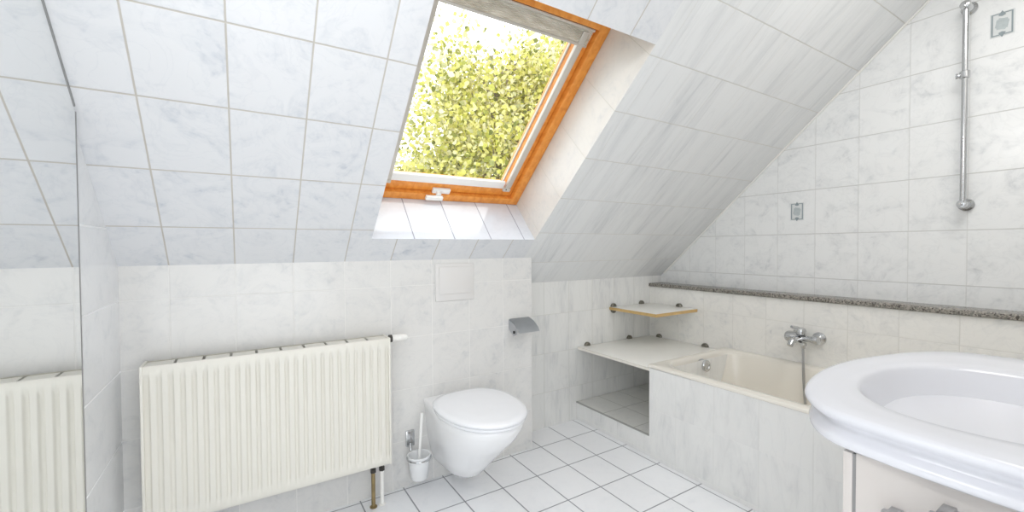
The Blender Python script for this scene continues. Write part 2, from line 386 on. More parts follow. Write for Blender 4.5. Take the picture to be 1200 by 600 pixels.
# ------------------------------------------------------------------ skylight (structure) and its blind
e = 0.002
win = bpy.data.objects.new('window_1', None); COL.objects.link(win); win.location = W((WX0 + WX1) / 2, WU0, RN); win['_org'] = tuple(win.location)
struct(win, 'orange pine framed roof window open to a yellow green tree', 'window')
def ring(bm, x0, x1, u0, u1, w_s, w_b, w_t, n0, n1):
    o_ = [(x0, u0), (x1, u0), (x1, u1), (x0, u1)]; i_ = [(x0 + w_s, u0 + w_b), (x1 - w_s, u0 + w_b), (x1 - w_s, u1 - w_t), (x0 + w_s, u1 - w_t)]
    R = [[bm.verts.new(W(x, u, n)) for x, u in q] for q, n in ((o_, n0), (o_, n1), (i_, n1), (i_, n0))]
    for a in range(4):
        p, q = R[a], R[(a + 1) % 4]
        for k in range(4): bm.faces.new((p[k], p[(k + 1) % 4], q[(k + 1) % 4], q[k]))
bm = BM(); ring(bm, WX0 + e, WX1 - e, WU0 + e, WU1 - e, 0.048, 0.040, 0.084, RN, 0.37)
obj('window_frame', bm, M_pine, win, bevel=0.004)
SX0, SX1, SU0, SU1 = WX0 + 0.056, WX1 - 0.056, WU0 + 0.047, WU1 - 0.092
bm = BM(); ring(bm, SX0, SX1, SU0, SU1, 0.058, 0.055, 0.05, RN + 0.022, 0.36)
obj('sash', bm, M_pine, win, bevel=0.004)
bm = BM(); sbox(bm, SX0 + 0.04, SX1 - 0.04, SU0 + 0.04, SU1 - 0.04, 0.338, 0.346)
obj('pane', bm, M_pane, win, smooth=None)
# exterior gasket strip round the pane
bm = BM(); ring(bm, SX0 + 0.052, SX1 - 0.052, SU0 + 0.05, SU1 - 0.048, 0.012, 0.014, 0.012, 0.325, 0.337)
obj('glazing_bead', bm, M_alu, win, bevel=0.002)
# handle on the bottom rail
hx = 0.815
bm = BM(); sbox(bm, hx - 0.010, hx + 0.085, SU0 - 0.004, SU0 + 0.026, RN + 0.006, RN + 0.022)
hp = obj('handle_plate', bm, M_whitebar, win, bevel=0.004)
bm = BM(); sbox(bm, hx - 0.045, hx + 0.045, SU0 - 0.028, SU0 - 0.004, RN - 0.022, RN - 0.004)
sbox(bm, hx + 0.010, hx + 0.034, SU0 - 0.020, SU0 + 0.014, RN - 0.010, RN + 0.008)
obj('handle', bm, M_whitebar, win, bevel=0.004)

blind = thing('window_blind', 'pale pleated blind drawn up in its grey rails on the roof window', 'blind', W((WX0 + WX1) / 2, SU1, RN + 0.02))
BN0 = RN + 0.012
bm = BM(); 
K = 9
for k in range(K):      # gathered pleats, a zig-zag pack
    ua = SU1 - 0.010 - 0.058 * k / K; ub = SU1 - 0.010 - 0.058 * (k + 1) / K
    a = [W(SX0 + 0.012, ua, BN0 + 0.006), W(SX1 - 0.012, ua, BN0 + 0.006), W(SX1 - 0.012, (ua + ub) / 2, BN0), W(SX0 + 0.012, (ua + ub) / 2, BN0)]
    b_ = [W(SX0 + 0.012, (ua + ub) / 2, BN0), W(SX1 - 0.012, (ua + ub) / 2, BN0), W(SX1 - 0.012, ub, BN0 + 0.006), W(SX0 + 0.012, ub, BN0 + 0.006)]
    for q in (a, b_): bm.faces.new([bm.verts.new(p) for p in q])
bmesh.ops.remove_doubles(bm, verts=bm.verts, dist=1e-5)
obj('pleated_fabric', bm, M_pleat, blind, smooth=None)
bm = BM(); sbox(bm, SX0 + 0.008, SX1 - 0.008, SU1 - 0.010, SU1 + 0.002, BN0 - 0.003, BN0 + 0.03)
obj('head_rail', bm, M_alu, blind, bevel=0.003)
bm = BM(); sbox(bm, SX0 + 0.012, SX1 - 0.012, SU1 - 0.078, SU1 - 0.066, BN0 - 0.002, BN0 + 0.03)
obj('lower_rail', bm, M_alu, blind, bevel=0.003)
for s in (0, 1):
    x0 = SX0 + 0.030 if s == 0 else SX1 - 0.062
    bm = BM(); sbox(bm, x0, x0 + 0.032, SU0 + 0.05, SU1 - 0.016, RN + 0.010, RN + 0.030)
    r_ = obj('side_rail', bm, M_alu, blind, bevel=0.003)
    bm = BM(); sbox(bm, x0 - 0.012, x0 + 0.033, SU0 + 0.040, SU0 + 0.062, RN + 0.006, RN + 0.022)
    c_ = obj('rail_end_cap', bm, M_alu, r_, bevel=0.004)
    bm = BM(); lathe(bm, W(x0 + 0.004, SU0 + 0.056, RN + 0.0065), -NVEC, [(0, 0.004), (0.002, 0.0035)], 12)
    obj('screw', bm, M_black, r_)
bm = BM(); sbox(bm, SX0 + 0.03, SX1 - 0.07, SU0 + 0.050, SU0 + 0.094, RN + 0.018, RN + 0.036)
obj('sill_rail', bm, M_whitebar, blind, bevel=0.004)

# ------------------------------------------------------------------ mirror on the left wall
MY = 1.525; MX = -0.360
zt = lambda y: ZK + (YK - y) / CU * SU
bm = BM()
prof = [(0.02, 0.05), (MY, 0.05), (MY, zt(MY) - 0.009), (YC, ZC - 0.009), (0.02, ZC - 0.009)]
f0 = [Vector((MX, y, z)) for y, z in prof]; f1 = [Vector((XL + 0.001, y, z)) for y, z in prof]
loft(bm, [f1, f0], True, False, True, 1)
bm.faces.new([bm.verts.new(p) for p in f0]).material_index = 0
mir = obj('wall_mirror', bm, [M_mirror, M_mirredge], smooth=None)
bm = BM()
ua_, ub_ = (YK - MY) / CU, UC
sbox(bm, XL + 0.001, MX + 0.0015, ua_, ub_, -0.007, -0.0005); struct(obj('trim_4', bm, simple('grey sealant', (0.30, 0.30, 0.30), 0.6)))
box_ = BM(); box(box_, (XL + 0.001, MY + 0.0002, 0.05), (MX, MY + 0.012, zt(MY + 0.012) - 0.004)); struct(obj('trim_5', box_, bpy.data.materials['grey sealant']))
tag(mir, 'frameless mirror covering the left wall and reflecting the radiator', 'mirror')

# ------------------------------------------------------------------ radiator
RX0, RX1, RY0, RY1, RZ0, RZ1 = -0.299, 0.536, 1.866, 1.962, 0.198, 0.753
rad = thing('radiator', 'ivory ribbed panel radiator hung on the low back wall', 'radiator', (0.12, 1.93, RZ0))
def rib_panel(y, sgn):
    bm = BM(); nr = 25; w = RX1 - RX0 - 0.03; per = 16
    xs = [RX0 + 0.004, RX0 + 0.015] + [RX0 + 0.015 + w * i / (nr * per) for i in range(1, nr * per)] + [RX1 - 0.015, RX1 - 0.004]
    def d(x):
        t = ((x - RX0 - 0.015) / w * nr) % 1.0
        if x <= RX0 + 0.0151 or x >= RX1 - 0.0151: return 0
        s = 0.5 - 0.5 * math.cos(2 * PI * t); s = min(1, max(0, (s - 0.06) / 0.5)); s = s * s * (3 - 2 * s)
        return -0.010 * s
    zr = [RZ0, RZ0 + 0.006, RZ0 + 0.034, RZ0 + 0.052, RZ1 - 0.052, RZ1 - 0.034, RZ1 - 0.006, RZ1]
    rows = []
    for i, z in enumerate(zr):
        k = 1 if 3 <= i <= 4 else 0
        yy = y + (0.005 if i in (0, 7) else 0) * sgn
        rows.append([Vector((x, yy + (0.010 + d(x)) * k * sgn, z)) for x in xs])
    loft(bm, rows, closed=False)
    back = [[p + Vector((0, 0.012 * sgn, 0)) for p in (r[0], r[-1])] for r in (rows[0], rows[-1])]
    return bm
obj('front_panel', rib_panel(RY0, 1), M_rad, rad, smooth=180)
obj('rear_panel', rib_panel(RY1, -1), M_rad, rad, smooth=180)
for x0 in (RX0, RX1 - 0.004):
    bm = BM(); box(bm, (x0 - 0.003, RY0 - 0.004, RZ0 + 0.002), (x0 + 0.005, RY1 - 0.003, RZ1 + 0.002)); obj('side_panel', bm, M_rad, rad, bevel=0.001)
bm = BM(); npl = 10; pl = (RX1 - RX0 - 0.008) / npl
for k in range(npl):
    a = RX0 + 0.004 + k * pl
    box(bm, (a, RY0 + 0.004, RZ1 - 0.010), (a + pl, RY0 + 0.034, RZ1 - 0.004)); box(bm, (a + (0.0045 if k else 0), RY0 + 0.034, RZ1 - 0.010), (a + pl - (0.0045 if k < npl - 1 else 0), RY1 - 0.004, RZ1 - 0.004))
obj('top_grille', bm, M_rad, rad)
bm = BM(); box(bm, (RX0 + 0.006, RY0 + 0.016, RZ0 + 0.02), (RX1 - 0.006, RY1 - 0.016, RZ1 - 0.045)); obj('convector_core', bm, M_dark, rad)
for x in (RX0 + 0.15, RX1 - 0.15):
    bm = BM(); box(bm, (x - 0.015, RY1 - 0.002, RZ0 + 0.06), (x + 0.015, YK - 0.0005, RZ1 - 0.06)); obj('wall_bracket', bm, M_rad, rad)
# thermostat valve
vy, vz = 1.925, 0.739
bm = BM(); lathe(bm, (RX1 - 0.001, vy, vz), AX, [(0, 0.009), (0.012, 0.009), (0.013, 0.017), (0.026, 0.017), (0.027, 0.012)], 24)
tv = obj('valve_collar', bm, M_dark, rad); tv['label'] = 'black valve collar'
bm = BM(); pr = [(0.0, 0.013), (0.004, 0.016)]
for k in range(5): pr += [(0.006 + k * 0.008, 0.0165), (0.010 + k * 0.008, 0.0150)]
pr += [(0.050, 0.0150), (0.066, 0.0125), (0.069, 0.008)]
lathe(bm, (RX1 + 0.026, vy, vz), AX, pr, 24); th_ = obj('thermostat_head', bm, M_whitepaint, rad); th_['label'] = 'white thermostat head'
# supply pipes to the floor
for x, m, lab in ((0.470, M_copper, 'bare copper pipe'), (0.508, M_whitepaint, 'white painted pipe')):
    py = 1.918
    bm = BM(); lathe(bm, (x, py, 0.0005), AZ, [(0, 0.0085), (0.16, 0.0085)], 18); p_ = obj('pipe', bm, m, rad); p_['label'] = lab
    bm = BM(); lathe(bm, (x, py, 0.155), AZ, [(0, 0.0125), (0.018, 0.0125), (0.019, 0.010), (0.026, 0.010), (0.027, 0.0125), (0.0455, 0.0125)], 6); obj('pipe_fitting', bm, M_dark, p_)
    bm = BM(); lathe(bm, (x, py, 0.0005), AZ, [(0, 0.016), (0.003, 0.016), (0.006, 0.010)], 18); obj('floor_rosette', bm, M_whitepaint if m is M_whitepaint else M_copper, p_)

# ------------------------------------------------------------------ toilet
TX = 0.885
toi = thing('toilet', 'white wall hung toilet with its lid closed', 'toilet', (TX, YK, 0.07))
def dsec(hw, yf, z, hb=None, n=28, yb=YK - 0.0005):
    """D-shaped section: flat back on the wall (half width hb), sides, elliptical front reaching yf"""
    hb = hb or hw; ym = yf + (yb - yf) * 0.52; pts = []
    for k in range(n + 1):
        a = PI * k / n          # right side -> front -> left side
        c, s = math.cos(a), math.sin(a)
        pts.append(Vector((TX + hw * math.copysign(abs(c) ** 0.92, c), ym - (ym - yf) * abs(s) ** 0.92, z)))
    for t in (0.33, 0.66, 1.0): pts.append(Vector((TX - hw + (hw - hb) * t, ym + (yb - ym) * t, z)))
    for t in (0.25, 0.5, 0.75, 1.0): pts.append(Vector((TX - hb + 2 * hb * t, yb, z)))
    for t in (0.33, 0.66): pts.append(Vector((TX + hb + (hw - hb) * t, yb + (ym - yb) * t, z)))
    return pts
bm = BM()
loft(bm, [dsec(0.05, 1.80, 0.078, 0.06), dsec(0.075, 1.765, 0.084, 0.085), dsec(0.092, 1.735, 0.105, 0.100), dsec(0.112, 1.68, 0.16, 0.118), dsec(0.130, 1.625, 0.215, 0.128),
          dsec(0.150, 1.56, 0.275, 0.137), dsec(0.166, 1.50, 0.33, 0.142), dsec(0.176, 1.467, 0.375, 0.146), dsec(0.180, 1.456, 0.400, 0.150), dsec(0.177, 1.460, 0.409, 0.148), dsec(0.170, 1.468, 0.412, 0.143)], True, True)
obj('bowl', bm, M_ceramic, toi, smooth=60)
def egg(hw, yf, yb, z, n=56, back=0.75):
    pts = []; ym = yf + (yb - yf) * 0.56
    for k in range(n):
        a = 2 * PI * k / n; c, s = math.cos(a), math.sin(a)
        if s < 0: x = hw * math.copysign(abs(c) ** 0.95, c); y = ym + (ym - yf) * math.copysign(abs(s) ** 0.95, s)
        else: x = hw * math.copysign(abs(c) ** 0.72, c); y = ym + (yb - ym) * abs(s) ** 0.82
        pts.append(Vector((TX + x, y, z)))
    return pts
bm = BM(); loft(bm, [egg(0.178, 1.452, 1.905, 0.413), egg(0.184, 1.446, 1.908, 0.417), egg(0.184, 1.446, 1.908, 0.425), egg(0.180, 1.45, 1.905, 0.428)], True, True)
obj('seat', bm, M_seat, toi, smooth=60)
bm = BM(); loft(bm, [egg(0.184, 1.446, 1.91, 0.430), egg(0.190, 1.439, 1.914, 0.434), egg(0.190, 1.439, 1.914, 0.441), egg(0.185, 1.445, 1.909, 0.447), egg(0.165, 1.47, 1.885, 0.4505), egg(0.10, 1.56, 1.82, 0.4525), egg(0.02, 1.69, 1.72, 0.453)], True, True)
obj('lid', bm, M_seat, toi, smooth=60)
for s in (-1, 1):
    bm = BM(); lathe(bm, (TX + s * 0.075 - 0.02, 1.918, 0.426), AX, [(0, 0.011), (0.04, 0.011)], 16); obj('hinge', bm, M_seat, toi)

# flush plate
fp = thing('flush_plate', 'pale flush plate on the wall above the toilet', 'flush plate', (0.907, YK, 0.885))
bm = BM(); box(bm, (0.800, YK - 0.007, 0.880), (1.012, YK - 0.0005, 1.068)); obj('cover_plate', bm, M_plate, fp, bevel=0.003)
bm = BM(); box(bm, (0.818, YK - 0.013, 0.915), (0.994, YK - 0.006, 1.052)); obj('flush_button', bm, M_plate, fp, bevel=0.003)

# toilet paper holder
tp = thing('toilet_paper_holder', 'grey metal hooded toilet paper holder at the wall edge', 'toilet paper holder', (1.29, YK, 0.66))
bm = BM(); box(bm, (1.232, YK - 0.004, 0.690), (1.352, YK - 0.0005, 0.752)); obj('back_plate', bm, M_hood, tp, bevel=0.001)
bm = BM()
pro = [(YK - 0.002, 0.755), (YK - 0.055, 0.740), (YK - 0.096, 0.712), (YK - 0.108, 0.692)]
top = [[Vector((x, y, z)) for y, z in pro] for x in (1.226, 1.358)]
loft(bm, top, closed=False); bmesh.ops.solidify(bm, geom=bm.faces[:], thickness=0.003); obj('hood', bm, M_hood, tp, smooth=40)
bm = BM()
sp_ = [(YK - 0.002, 0.750), (YK - 0.055, 0.735), (YK - 0.085, 0.712), (YK - 0.076, 0.678), (YK - 0.050, 0.668), (YK - 0.030, 0.680), (YK - 0.002, 0.700)]
loft(bm, [[Vector((x, y, z)) for y, z in sp_] for x in (1.226, 1.229)], True, True); obj('side_arm', bm, M_satin, tp)
bm = BM(); lathe(bm, (1.222, YK - 0.058, 0.690), AX, [(0, 0.008), (0.010, 0.008)], 16); obj('roller_end', bm, M_black, tp)
bm = BM(); lathe(bm, (1.231, YK - 0.058, 0.690), AX, [(0, 0.006), (0.118, 0.006)], 18); obj('roller', bm, M_whitebar, tp)

# toilet brush set
tb = thing('toilet_brush_holder', 'white cup in a chrome wall bracket beside the toilet', 'toilet brush holder', (0.690, YK, 0.12))
bx, by = 0.684, YK - 0.072
bm = BM(); box(bm, (0.642, YK - 0.012, 0.196), (0.684, YK - 0.0005, 0.272)); obj('wall_plate', bm, M_chrome, tb, bevel=0.003)
bm = BM(); tube(bm, [(0.663, YK - 0.010, 0.215), (0.664, YK - 0.012, 0.180), (0.668, YK - 0.020, 0.165)], 0.006); obj('arm', bm, M_chrome, tb)
bm = BM(); n = 36; tube(bm, [(bx + 0.055 * math.cos(2*PI*k/n), by + 0.055 * math.sin(2*PI*k/n), 0.163) for k in range(n + 1)], 0.004, 8); obj('holding_ring', bm, M_chrome, tb)
bm = BM(); lathe(bm, (bx, by, 0.065), AZ, [(0, 0.036), (0.004, 0.040), (0.09, 0.049), (0.108, 0.054), (0.113, 0.054), (0.112, 0.048), (0.09, 0.044), (0.012, 0.036)], 36, True, True); obj('cup', bm, M_glasscup, tb, smooth=50)
br = thing('toilet_brush', 'white toilet brush standing in the wall cup', 'toilet brush', (bx, by, 0.077))
bm = BM(); tube(bm, [(bx, by, 0.15), (bx + 0.010, by + 0.006, 0.25), (bx + 0.020, by + 0.014, 0.365)], [0.006, 0.0065, 0.0075]); obj('brush_handle', bm, M_whitebar, br)
bm = BM(); lathe(bm, (bx, by, 0.078), AZ, [(0, 0.012), (0.01, 0.024), (0.06, 0.024), (0.07, 0.010), (0.074, 0.006)], 20); obj('bristles', bm, M_whitebar, br)

# ------------------------------------------------------------------ bath
TZ = 0.506
TYE = 1.565                      # where the apron ends and the open niche begins
TY0 = YB + 0.001
fx = lambda y: 1.853 + (1.74 - y) * 0.012      # apron face, very slightly out of parallel
bath = thing('bathtub', 'cream built-in bathtub with a white tiled apron', 'bathtub', (2.2, 0.75, 0))
bm = BM()
A = [(fx(TYE), TYE), (fx(TY0), TY0)]; ta = 0.06
poly(bm, [(A[0][0], TYE, 0.0005), (A[1][0], TY0, 0.0005), (A[1][0], TY0, TZ - 0.016), (A[0][0], TYE, TZ - 0.016)], AY, AZ)
poly(bm, [(A[0][0], TYE, 0.0005), (XR - 0.001, TYE, 0.0005), (XR - 0.001, TYE, TZ - 0.016), (A[0][0], TYE, TZ - 0.016)], AX, AZ)
poly(bm, [(A[0][0] + ta, TYE - ta, 0.0005), (A[1][0] + ta, TY0, 0.0005), (A[1][0] + ta, TY0, TZ - 0.016), (A[0][0] + ta, TYE - ta, TZ - 0.016)], AY, AZ)
poly(bm, [(A[0][0] + ta, TYE - ta, 0.0005), (XR - 0.001, TYE - ta, 0.0005), (XR - 0.001, TYE - ta, TZ - 0.016), (A[0][0] + ta, TYE - ta, TZ - 0.016)], AX, AZ)
obj('tiled_apron', bm, M_tubtile, bath, smooth=None, recalc=False)
# tub shell: rounded rectangular rings
def rrect(x0, x1, y0, y1, r, z, n=8, skew=0.0):
    pts = []
    for cx, cy, a0 in ((x1 - r, y1 - r, 0), (x0 + r, y1 - r, PI/2), (x0 + r, y0 + r, PI), (x1 - r, y0 + r, 1.5*PI)):
        for k in range(n + 1):
            a = a0 + PI/2 * k / n; pts.append(Vector((cx + r * math.cos(a), cy + r * math.sin(a), z)))
    return pts
bm = BM()
ox0, ox1, oy0, oy1 = fx(0.8) - 0.008, XR - 0.001, TY0 + 0.001, TYE + 0.012
ix0, ix1, iy0, iy1 = ox0 + 0.060, ox1 - 0.040, oy0 + 0.09, TYE - 0.012
rings = [rrect(ox0 + 0.01, ox1, oy0, oy1, 0.004, TZ - 0.018), rrect(ox0, ox1, oy0, oy1, 0.004, TZ - 0.014), rrect(ox0, ox1, oy0, oy1, 0.004, TZ - 0.004), rrect(ox0 + 0.004, ox1, oy0, oy1, 0.004, TZ),
         rrect(ix0, ix1, iy0, iy1, 0.13, TZ), rrect(ix0 + 0.008, ix1 - 0.008, iy0 + 0.008, iy1 - 0.008, 0.13, TZ - 0.004), rrect(ix0 + 0.016, ix1 - 0.014, iy0 + 0.02, iy1 - 0.016, 0.125, TZ - 0.02),
         rrect(ix0 + 0.04, ix1 - 0.04, iy0 + 0.12, iy1 - 0.06, 0.12, 0.25), rrect(ix0 + 0.06, ix1 - 0.06, iy0 + 0.2, iy1 - 0.09, 0.11, 0.14), rrect(ix0 + 0.10, ix1 - 0.10, iy0 + 0.26, iy1 - 0.14, 0.09, 0.11)]
loft(bm, rings, False, True)
obj('tub_shell', bm, M_enamel, bath, smooth=50)
ovx, ovy, ovz = 2.262, iy1 - 0.030, 0.452
bm = BM(); lathe(bm, (ovx, ovy + 0.006, ovz), (0, -1, 0.12), [(0, 0.036), (0.006, 0.037), (0.010, 0.032), (0.012, 0.018)], 28); ov = obj('overflow_rosette', bm, M_satin, bath)
bm = BM(); lathe(bm, (ovx, ovy - 0.006, ovz + 0.001), (0, -1, 0.12), [(0, 0.028), (0.018, 0.033), (0.024, 0.034), (0.028, 0.031), (0.029, 0.020), (0.024, 0.015)], 28); obj('overflow_knob', bm, M_chrome, ov)

# tiled step in the niche below the board
bm = BM()
SZ = 0.118; sx = 1.866
poly(bm, [(sx, TYE + 0.0005, 0.0005), (sx, YR - 0.001, 0.0005), (sx, YR - 0.001, SZ), (sx, TYE + 0.0005, SZ)], AY, AZ, 1)
poly(bm, [(sx, TYE + 0.0005, SZ), (XR - 0.001, TYE + 0.0005, SZ), (XR - 0.001, YR - 0.001, SZ), (sx, YR - 0.001, SZ)], AX, AY, 0)
stp = obj('tiled_step', bm, [M_step, M_tubtile], smooth=None, recalc=False)
tag(stp, 'low tiled step in the open niche at the end of the bath', 'step')
bm = BM(); box(bm, (sx - 0.006, TYE - 0.0, SZ - 0.006), (sx - 0.0002, YR - 0.001, SZ + 0.0015)); struct(obj('trim_3', bm, simple('grey step edging', (0.36, 0.36, 0.34), 0.5)))

# shelf boards with their round clips
def clip(parent, p, axis, r=0.0235, up=True):
    bm = BM(); lathe(bm, p, axis, [(0, r), (0.012, r), (0.017, r * 0.8), (0.019, r * 0.45)], 26)
    bmesh.ops.bisect_plane(bm, geom=bm.verts[:] + bm.edges[:] + bm.faces[:], plane_co=Vector(p), plane_no=(0, 0, -1 if up else 1), clear_outer=True)
    return obj('shelf_clip', bm, M_bronze, parent)
BZ = 0.466
bd = thing('niche_cover_board', 'white board bridging the niche between bath and wall', 'board', (2.2, 1.9, BZ))
bx0 = 1.874
bm = BM(); box(bm, (bx0 + 0.004, TYE + 0.014, BZ), (XR - 0.006, YR - 0.006, BZ + 0.016))
# support under the far part sits on tub rim at the near end and on clips on the wall
obj('panel', bm, M_board, bd, bevel=0.0015)
bm = BM(); box(bm, (bx0, TYE + 0.014, BZ), (bx0 + 0.004, YR - 0.002, BZ + 0.016)); eb = obj('front_edging', bm, M_enamel, bd); eb['label'] = 'cream front edging'
for x in (1.955, 2.36): clip(bd, (x, YR - 0.0005, BZ + 0.0165), -AY)
for y in (2.085, 1.715): clip(bd, (XR - 0.0005, y, BZ + 0.0165), -AX)

SHZ = 0.706
sh = thing('corner_shelf', 'small white corner shelf with tan wood edging above the board', 'shelf', (2.4, 1.95, SHZ))
hx0, hy0 = 2.165, 1.775
bm = BM(); box(bm, (hx0 + 0.005, hy0 + 0.005, SHZ), (XR - 0.002, YR - 0.002, SHZ + 0.019)); obj('panel', bm, M_board, sh, bevel=0.001)
bm = BM(); box(bm, (hx0, hy0, SHZ), (hx0 + 0.005, YR - 0.002, SHZ + 0.019)); box(bm, (hx0 + 0.005, hy0, SHZ), (XR - 0.002, hy0 + 0.005, SHZ + 0.019))
eg = obj('wood_edging', bm, M_edge, sh); eg['label'] = 'tan wood edging'
for z, up in ((SHZ + 0.0195, True), (SHZ - 0.0005, False)):
    clip(sh, (2.200, YR - 0.0005, z), -AY, 0.024, up)
clip(sh, (2.487, YR - 0.0005, SHZ + 0.0195), -AY); clip(sh, (XR - 0.0005, 1.915, SHZ + 0.0195), -AX)

# granite ledge
bm = BM(); box(bm, (XR - 0.014, YB + 0.002, ZL - 0.018), (XU - 0.001, YR - 0.001, ZL + 0.006))
gl = obj('granite_ledge', bm, M_granite, bevel=0.003)
tag(gl, 'long speckled grey granite ledge along the right wall above the bath', 'ledge')

# bath mixer
mix = thing('bath_mixer', 'chrome lever mixer with a hanging hose on the bath wall', 'tap', (XR, 1.11, 0.65))
my0, my1, mz, mx = 1.050, 1.155, 0.655, 2.520
bm = BM(); lathe(bm, (mx, my0 - 0.022, mz), AY, [(0, 0.013), (0.004, 0.022), (0.016, 0.024), (0.030, 0.020), (0.045, 0.0155), (0.085, 0.0155), (0.092, 0.024), (0.115, 0.030), (0.150, 0.030), (0.160, 0.024), (0.166, 0.012)], 28); obj('mixer_body', bm, M_chrome, mix)
for y in (my0 + 0.004, my1):
    bm = BM(); lathe(bm, (XR - 0.0005, y, mz), -AX, [(0, 0.033), (0.006, 0.032), (0.014, 0.020), (0.020, 0.014), (0.066, 0.013)], 28); obj('wall_rosette', bm, M_chrome, mix)
bm = BM(); lathe(bm, (mx, 1.115, mz + 0.020), AZ, [(0, 0.024), (0.020, 0.024), (0.032, 0.019), (0.036, 0.010)], 24); lc = obj('cartridge_cap', bm, M_chrome, mix)
bm = BM(); tube(bm, [(mx, 1.115, mz + 0.044), (mx - 0.030, 1.120, mz + 0.056), (mx - 0.075, 1.128, mz + 0.066)], [0.011, 0.009, 0.007]); obj('lever', bm, M_chrome, lc)
bm = BM(); tube(bm, [(mx, 1.118, mz - 0.006), (mx - 0.05, 1.120, mz - 0.004), (mx - 0.085, 1.122, mz - 0.010), (mx - 0.100, 1.123, mz - 0.030)], [0.018, 0.017, 0.016, 0.014], 16); obj('spout', bm, M_chrome, mix)
bm = BM(); lathe(bm, (mx - 0.01, 1.10, mz - 0.022), -AZ, [(0, 0.016), (0.014, 0.016), (0.016, 0.011), (0.030, 0.010)], 18); obj('hose_union', bm, M_chrome, mix)
bm = BM(); hp_ = [(mx - 0.01, 1.10, mz - 0.05)]
for k in range(1, 90):
    hp_.append((mx - 0.01 - 0.012 * math.sin(k * 0.035), 1.10 - 0.00025 * k, mz - 0.05 - 0.0045 * k))
rr = [0.0068 if k % 2 else 0.0058 for k in range(len(hp_))]
tube(bm, hp_, rr, 10); obj('shower_hose', bm, M_satin, mix)

# shower rail
rail = thing('shower_rail', 'tall chrome shower rail fixed upright on the right wall', 'shower rail', (XU, 0.542, 1.30))
rx, ry = 2.655, 0.542
bm = BM(); lathe(bm, (rx, ry, 1.322), AZ, [(0, 0.0105), (0.865, 0.0105)], 20); obj('rail', bm, M_chrome, rail)
for z in (1.325, 2.180):
    bm = BM(); lathe(bm, (XU - 0.0005, ry, z), -AX, [(0, 0.027), (0.010, 0.027), (0.018, 0.019), (0.050, 0.016), (0.070, 0.018), (0.078, 0.014), (0.081, 0.006)], 26); obj('end_bracket', bm, M_chrome, rail)
bm = BM(); lathe(bm, (rx, ry, 1.868), AZ, [(0, 0.013), (0.003, 0.017), (0.030, 0.017), (0.033, 0.013)], 24)
lathe(bm, (rx, ry + 0.01, 1.884), (-0.2, 1, 0), [(0, 0.010), (0.012, 0.010), (0.014, 0.012), (0.019, 0.011)], 18)
obj('slider', bm, M_chrome, rail)

# decor tiles
def decor(y, z, w, h, label):
    x = XU - 0.0005
    t = thing('decor_tile', label, 'decor tile', (x, y, z - h / 2), 'decor tiles on the right wall')
    bm = BM(); box(bm, (x - 0.0015, y - w/2 - 0.004, z - h/2 - 0.004), (x, y + w/2 + 0.004, z + h/2 + 0.004)); obj('tile_ground', bm, M_decortile, t)
    bm = BM(); b = 0.005; a = x - 0.003
    box(bm, (a, y - w/2, z - h/2), (x - 0.0014, y - w/2 + b, z + h/2)); box(bm, (a, y + w/2 - b, z - h/2), (x - 0.0014, y + w/2, z + h/2))
    for zz in (z - h/2, z + h/2 - b * 0.8): box(bm, (a, y - w/2 + b, zz), (x - 0.0014, y + w/2 - b, zz + b * 0.8))
    for s in (-1, 1):   # small points at middle of top and bottom edge
        q = [(y - 0.011, z + s * (h/2 - 0.010)), (y, z + s * (h/2 + 0.009)), (y + 0.011, z + s * (h/2 - 0.010)), (y, z + s * (h/2 - 0.014))]
        loft(bm, [[Vector((xx, p[0], p[1])) for p in q] for xx in (a - 0.0005, x - 0.0014)], True, True)
    obj('border', bm, M_decor, t)
    bm = BM(); n = 8
    for r0, ph in ((w * 0.36, 0.0), (w * 0.36, PI / 8)):
        q = [(y + r0 * math.cos(2*PI*k/8 + ph) * (1 if k % 2 else 0.8), z + h / w * 0.85 * r0 * math.sin(2*PI*k/8 + ph) * (1 if k % 2 else 0.8)) for k in range(8)]
        dx = 0.0004 if ph else 0
        loft(bm, [[Vector((xx, p[0], p[1])) for p in q] for xx in (x - 0.0026 - dx, x - 0.0014)], True, True)
    obj('rosette', bm, M_decorlite, t)
decor(1.226, 1.345, 0.062, 0.092, 'grey green decor tile low on the right wall, not far above the granite ledge')
decor(0.446, 2.075, 0.062, 0.092, 'grey green decor tile high on the right wall beside the shower rail')

# ------------------------------------------------------------------ vanity and washbasin
VX0, VX1, VF = 0.912, 1.683, 0.318
van = thing('vanity_cabinet', 'white lacquered cabinet under the washbasin in the right foreground', 'cabinet', ((VX0 + VX1) / 2, 0.12, 0))
bm = BM(); 
for q in (((VX0, YB + 0.002, 0.09), (VX0 + 0.016, VF - 0.004, 0.782)), ((VX1 - 0.016, YB + 0.002, 0.09), (VX1, VF - 0.004, 0.782)), ((VX0 + 0.016, YB + 0.002, 0.09), (VX1 - 0.016, VF - 0.004, 0.106)), ((VX0 + 0.016, YB + 0.002, 0.106), (VX1 - 0.016, YB + 0.010, 0.60))): box(bm, *q)
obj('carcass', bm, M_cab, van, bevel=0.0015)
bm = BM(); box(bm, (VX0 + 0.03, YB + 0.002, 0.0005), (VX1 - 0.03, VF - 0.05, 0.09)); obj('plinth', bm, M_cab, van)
mid = (VX0 + VX1) / 2
for a, b_ in ((VX0 - 0.001, mid - 0.0015), (mid + 0.0015, VX1 + 0.001)):
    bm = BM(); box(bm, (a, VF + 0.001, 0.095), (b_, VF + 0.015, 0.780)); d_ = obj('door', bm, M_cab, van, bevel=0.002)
    kx = mid - 0.05 if a < mid - 0.01 else mid + 0.05
    bm = BM(); tube(bm, [(kx, VF + 0.015, 0.56), (kx, VF + 0.045, 0.56), (kx, VF + 0.045, 0.68), (kx, VF + 0.015, 0.68)], 0.005); obj('handle', bm, M_chrome, d_)
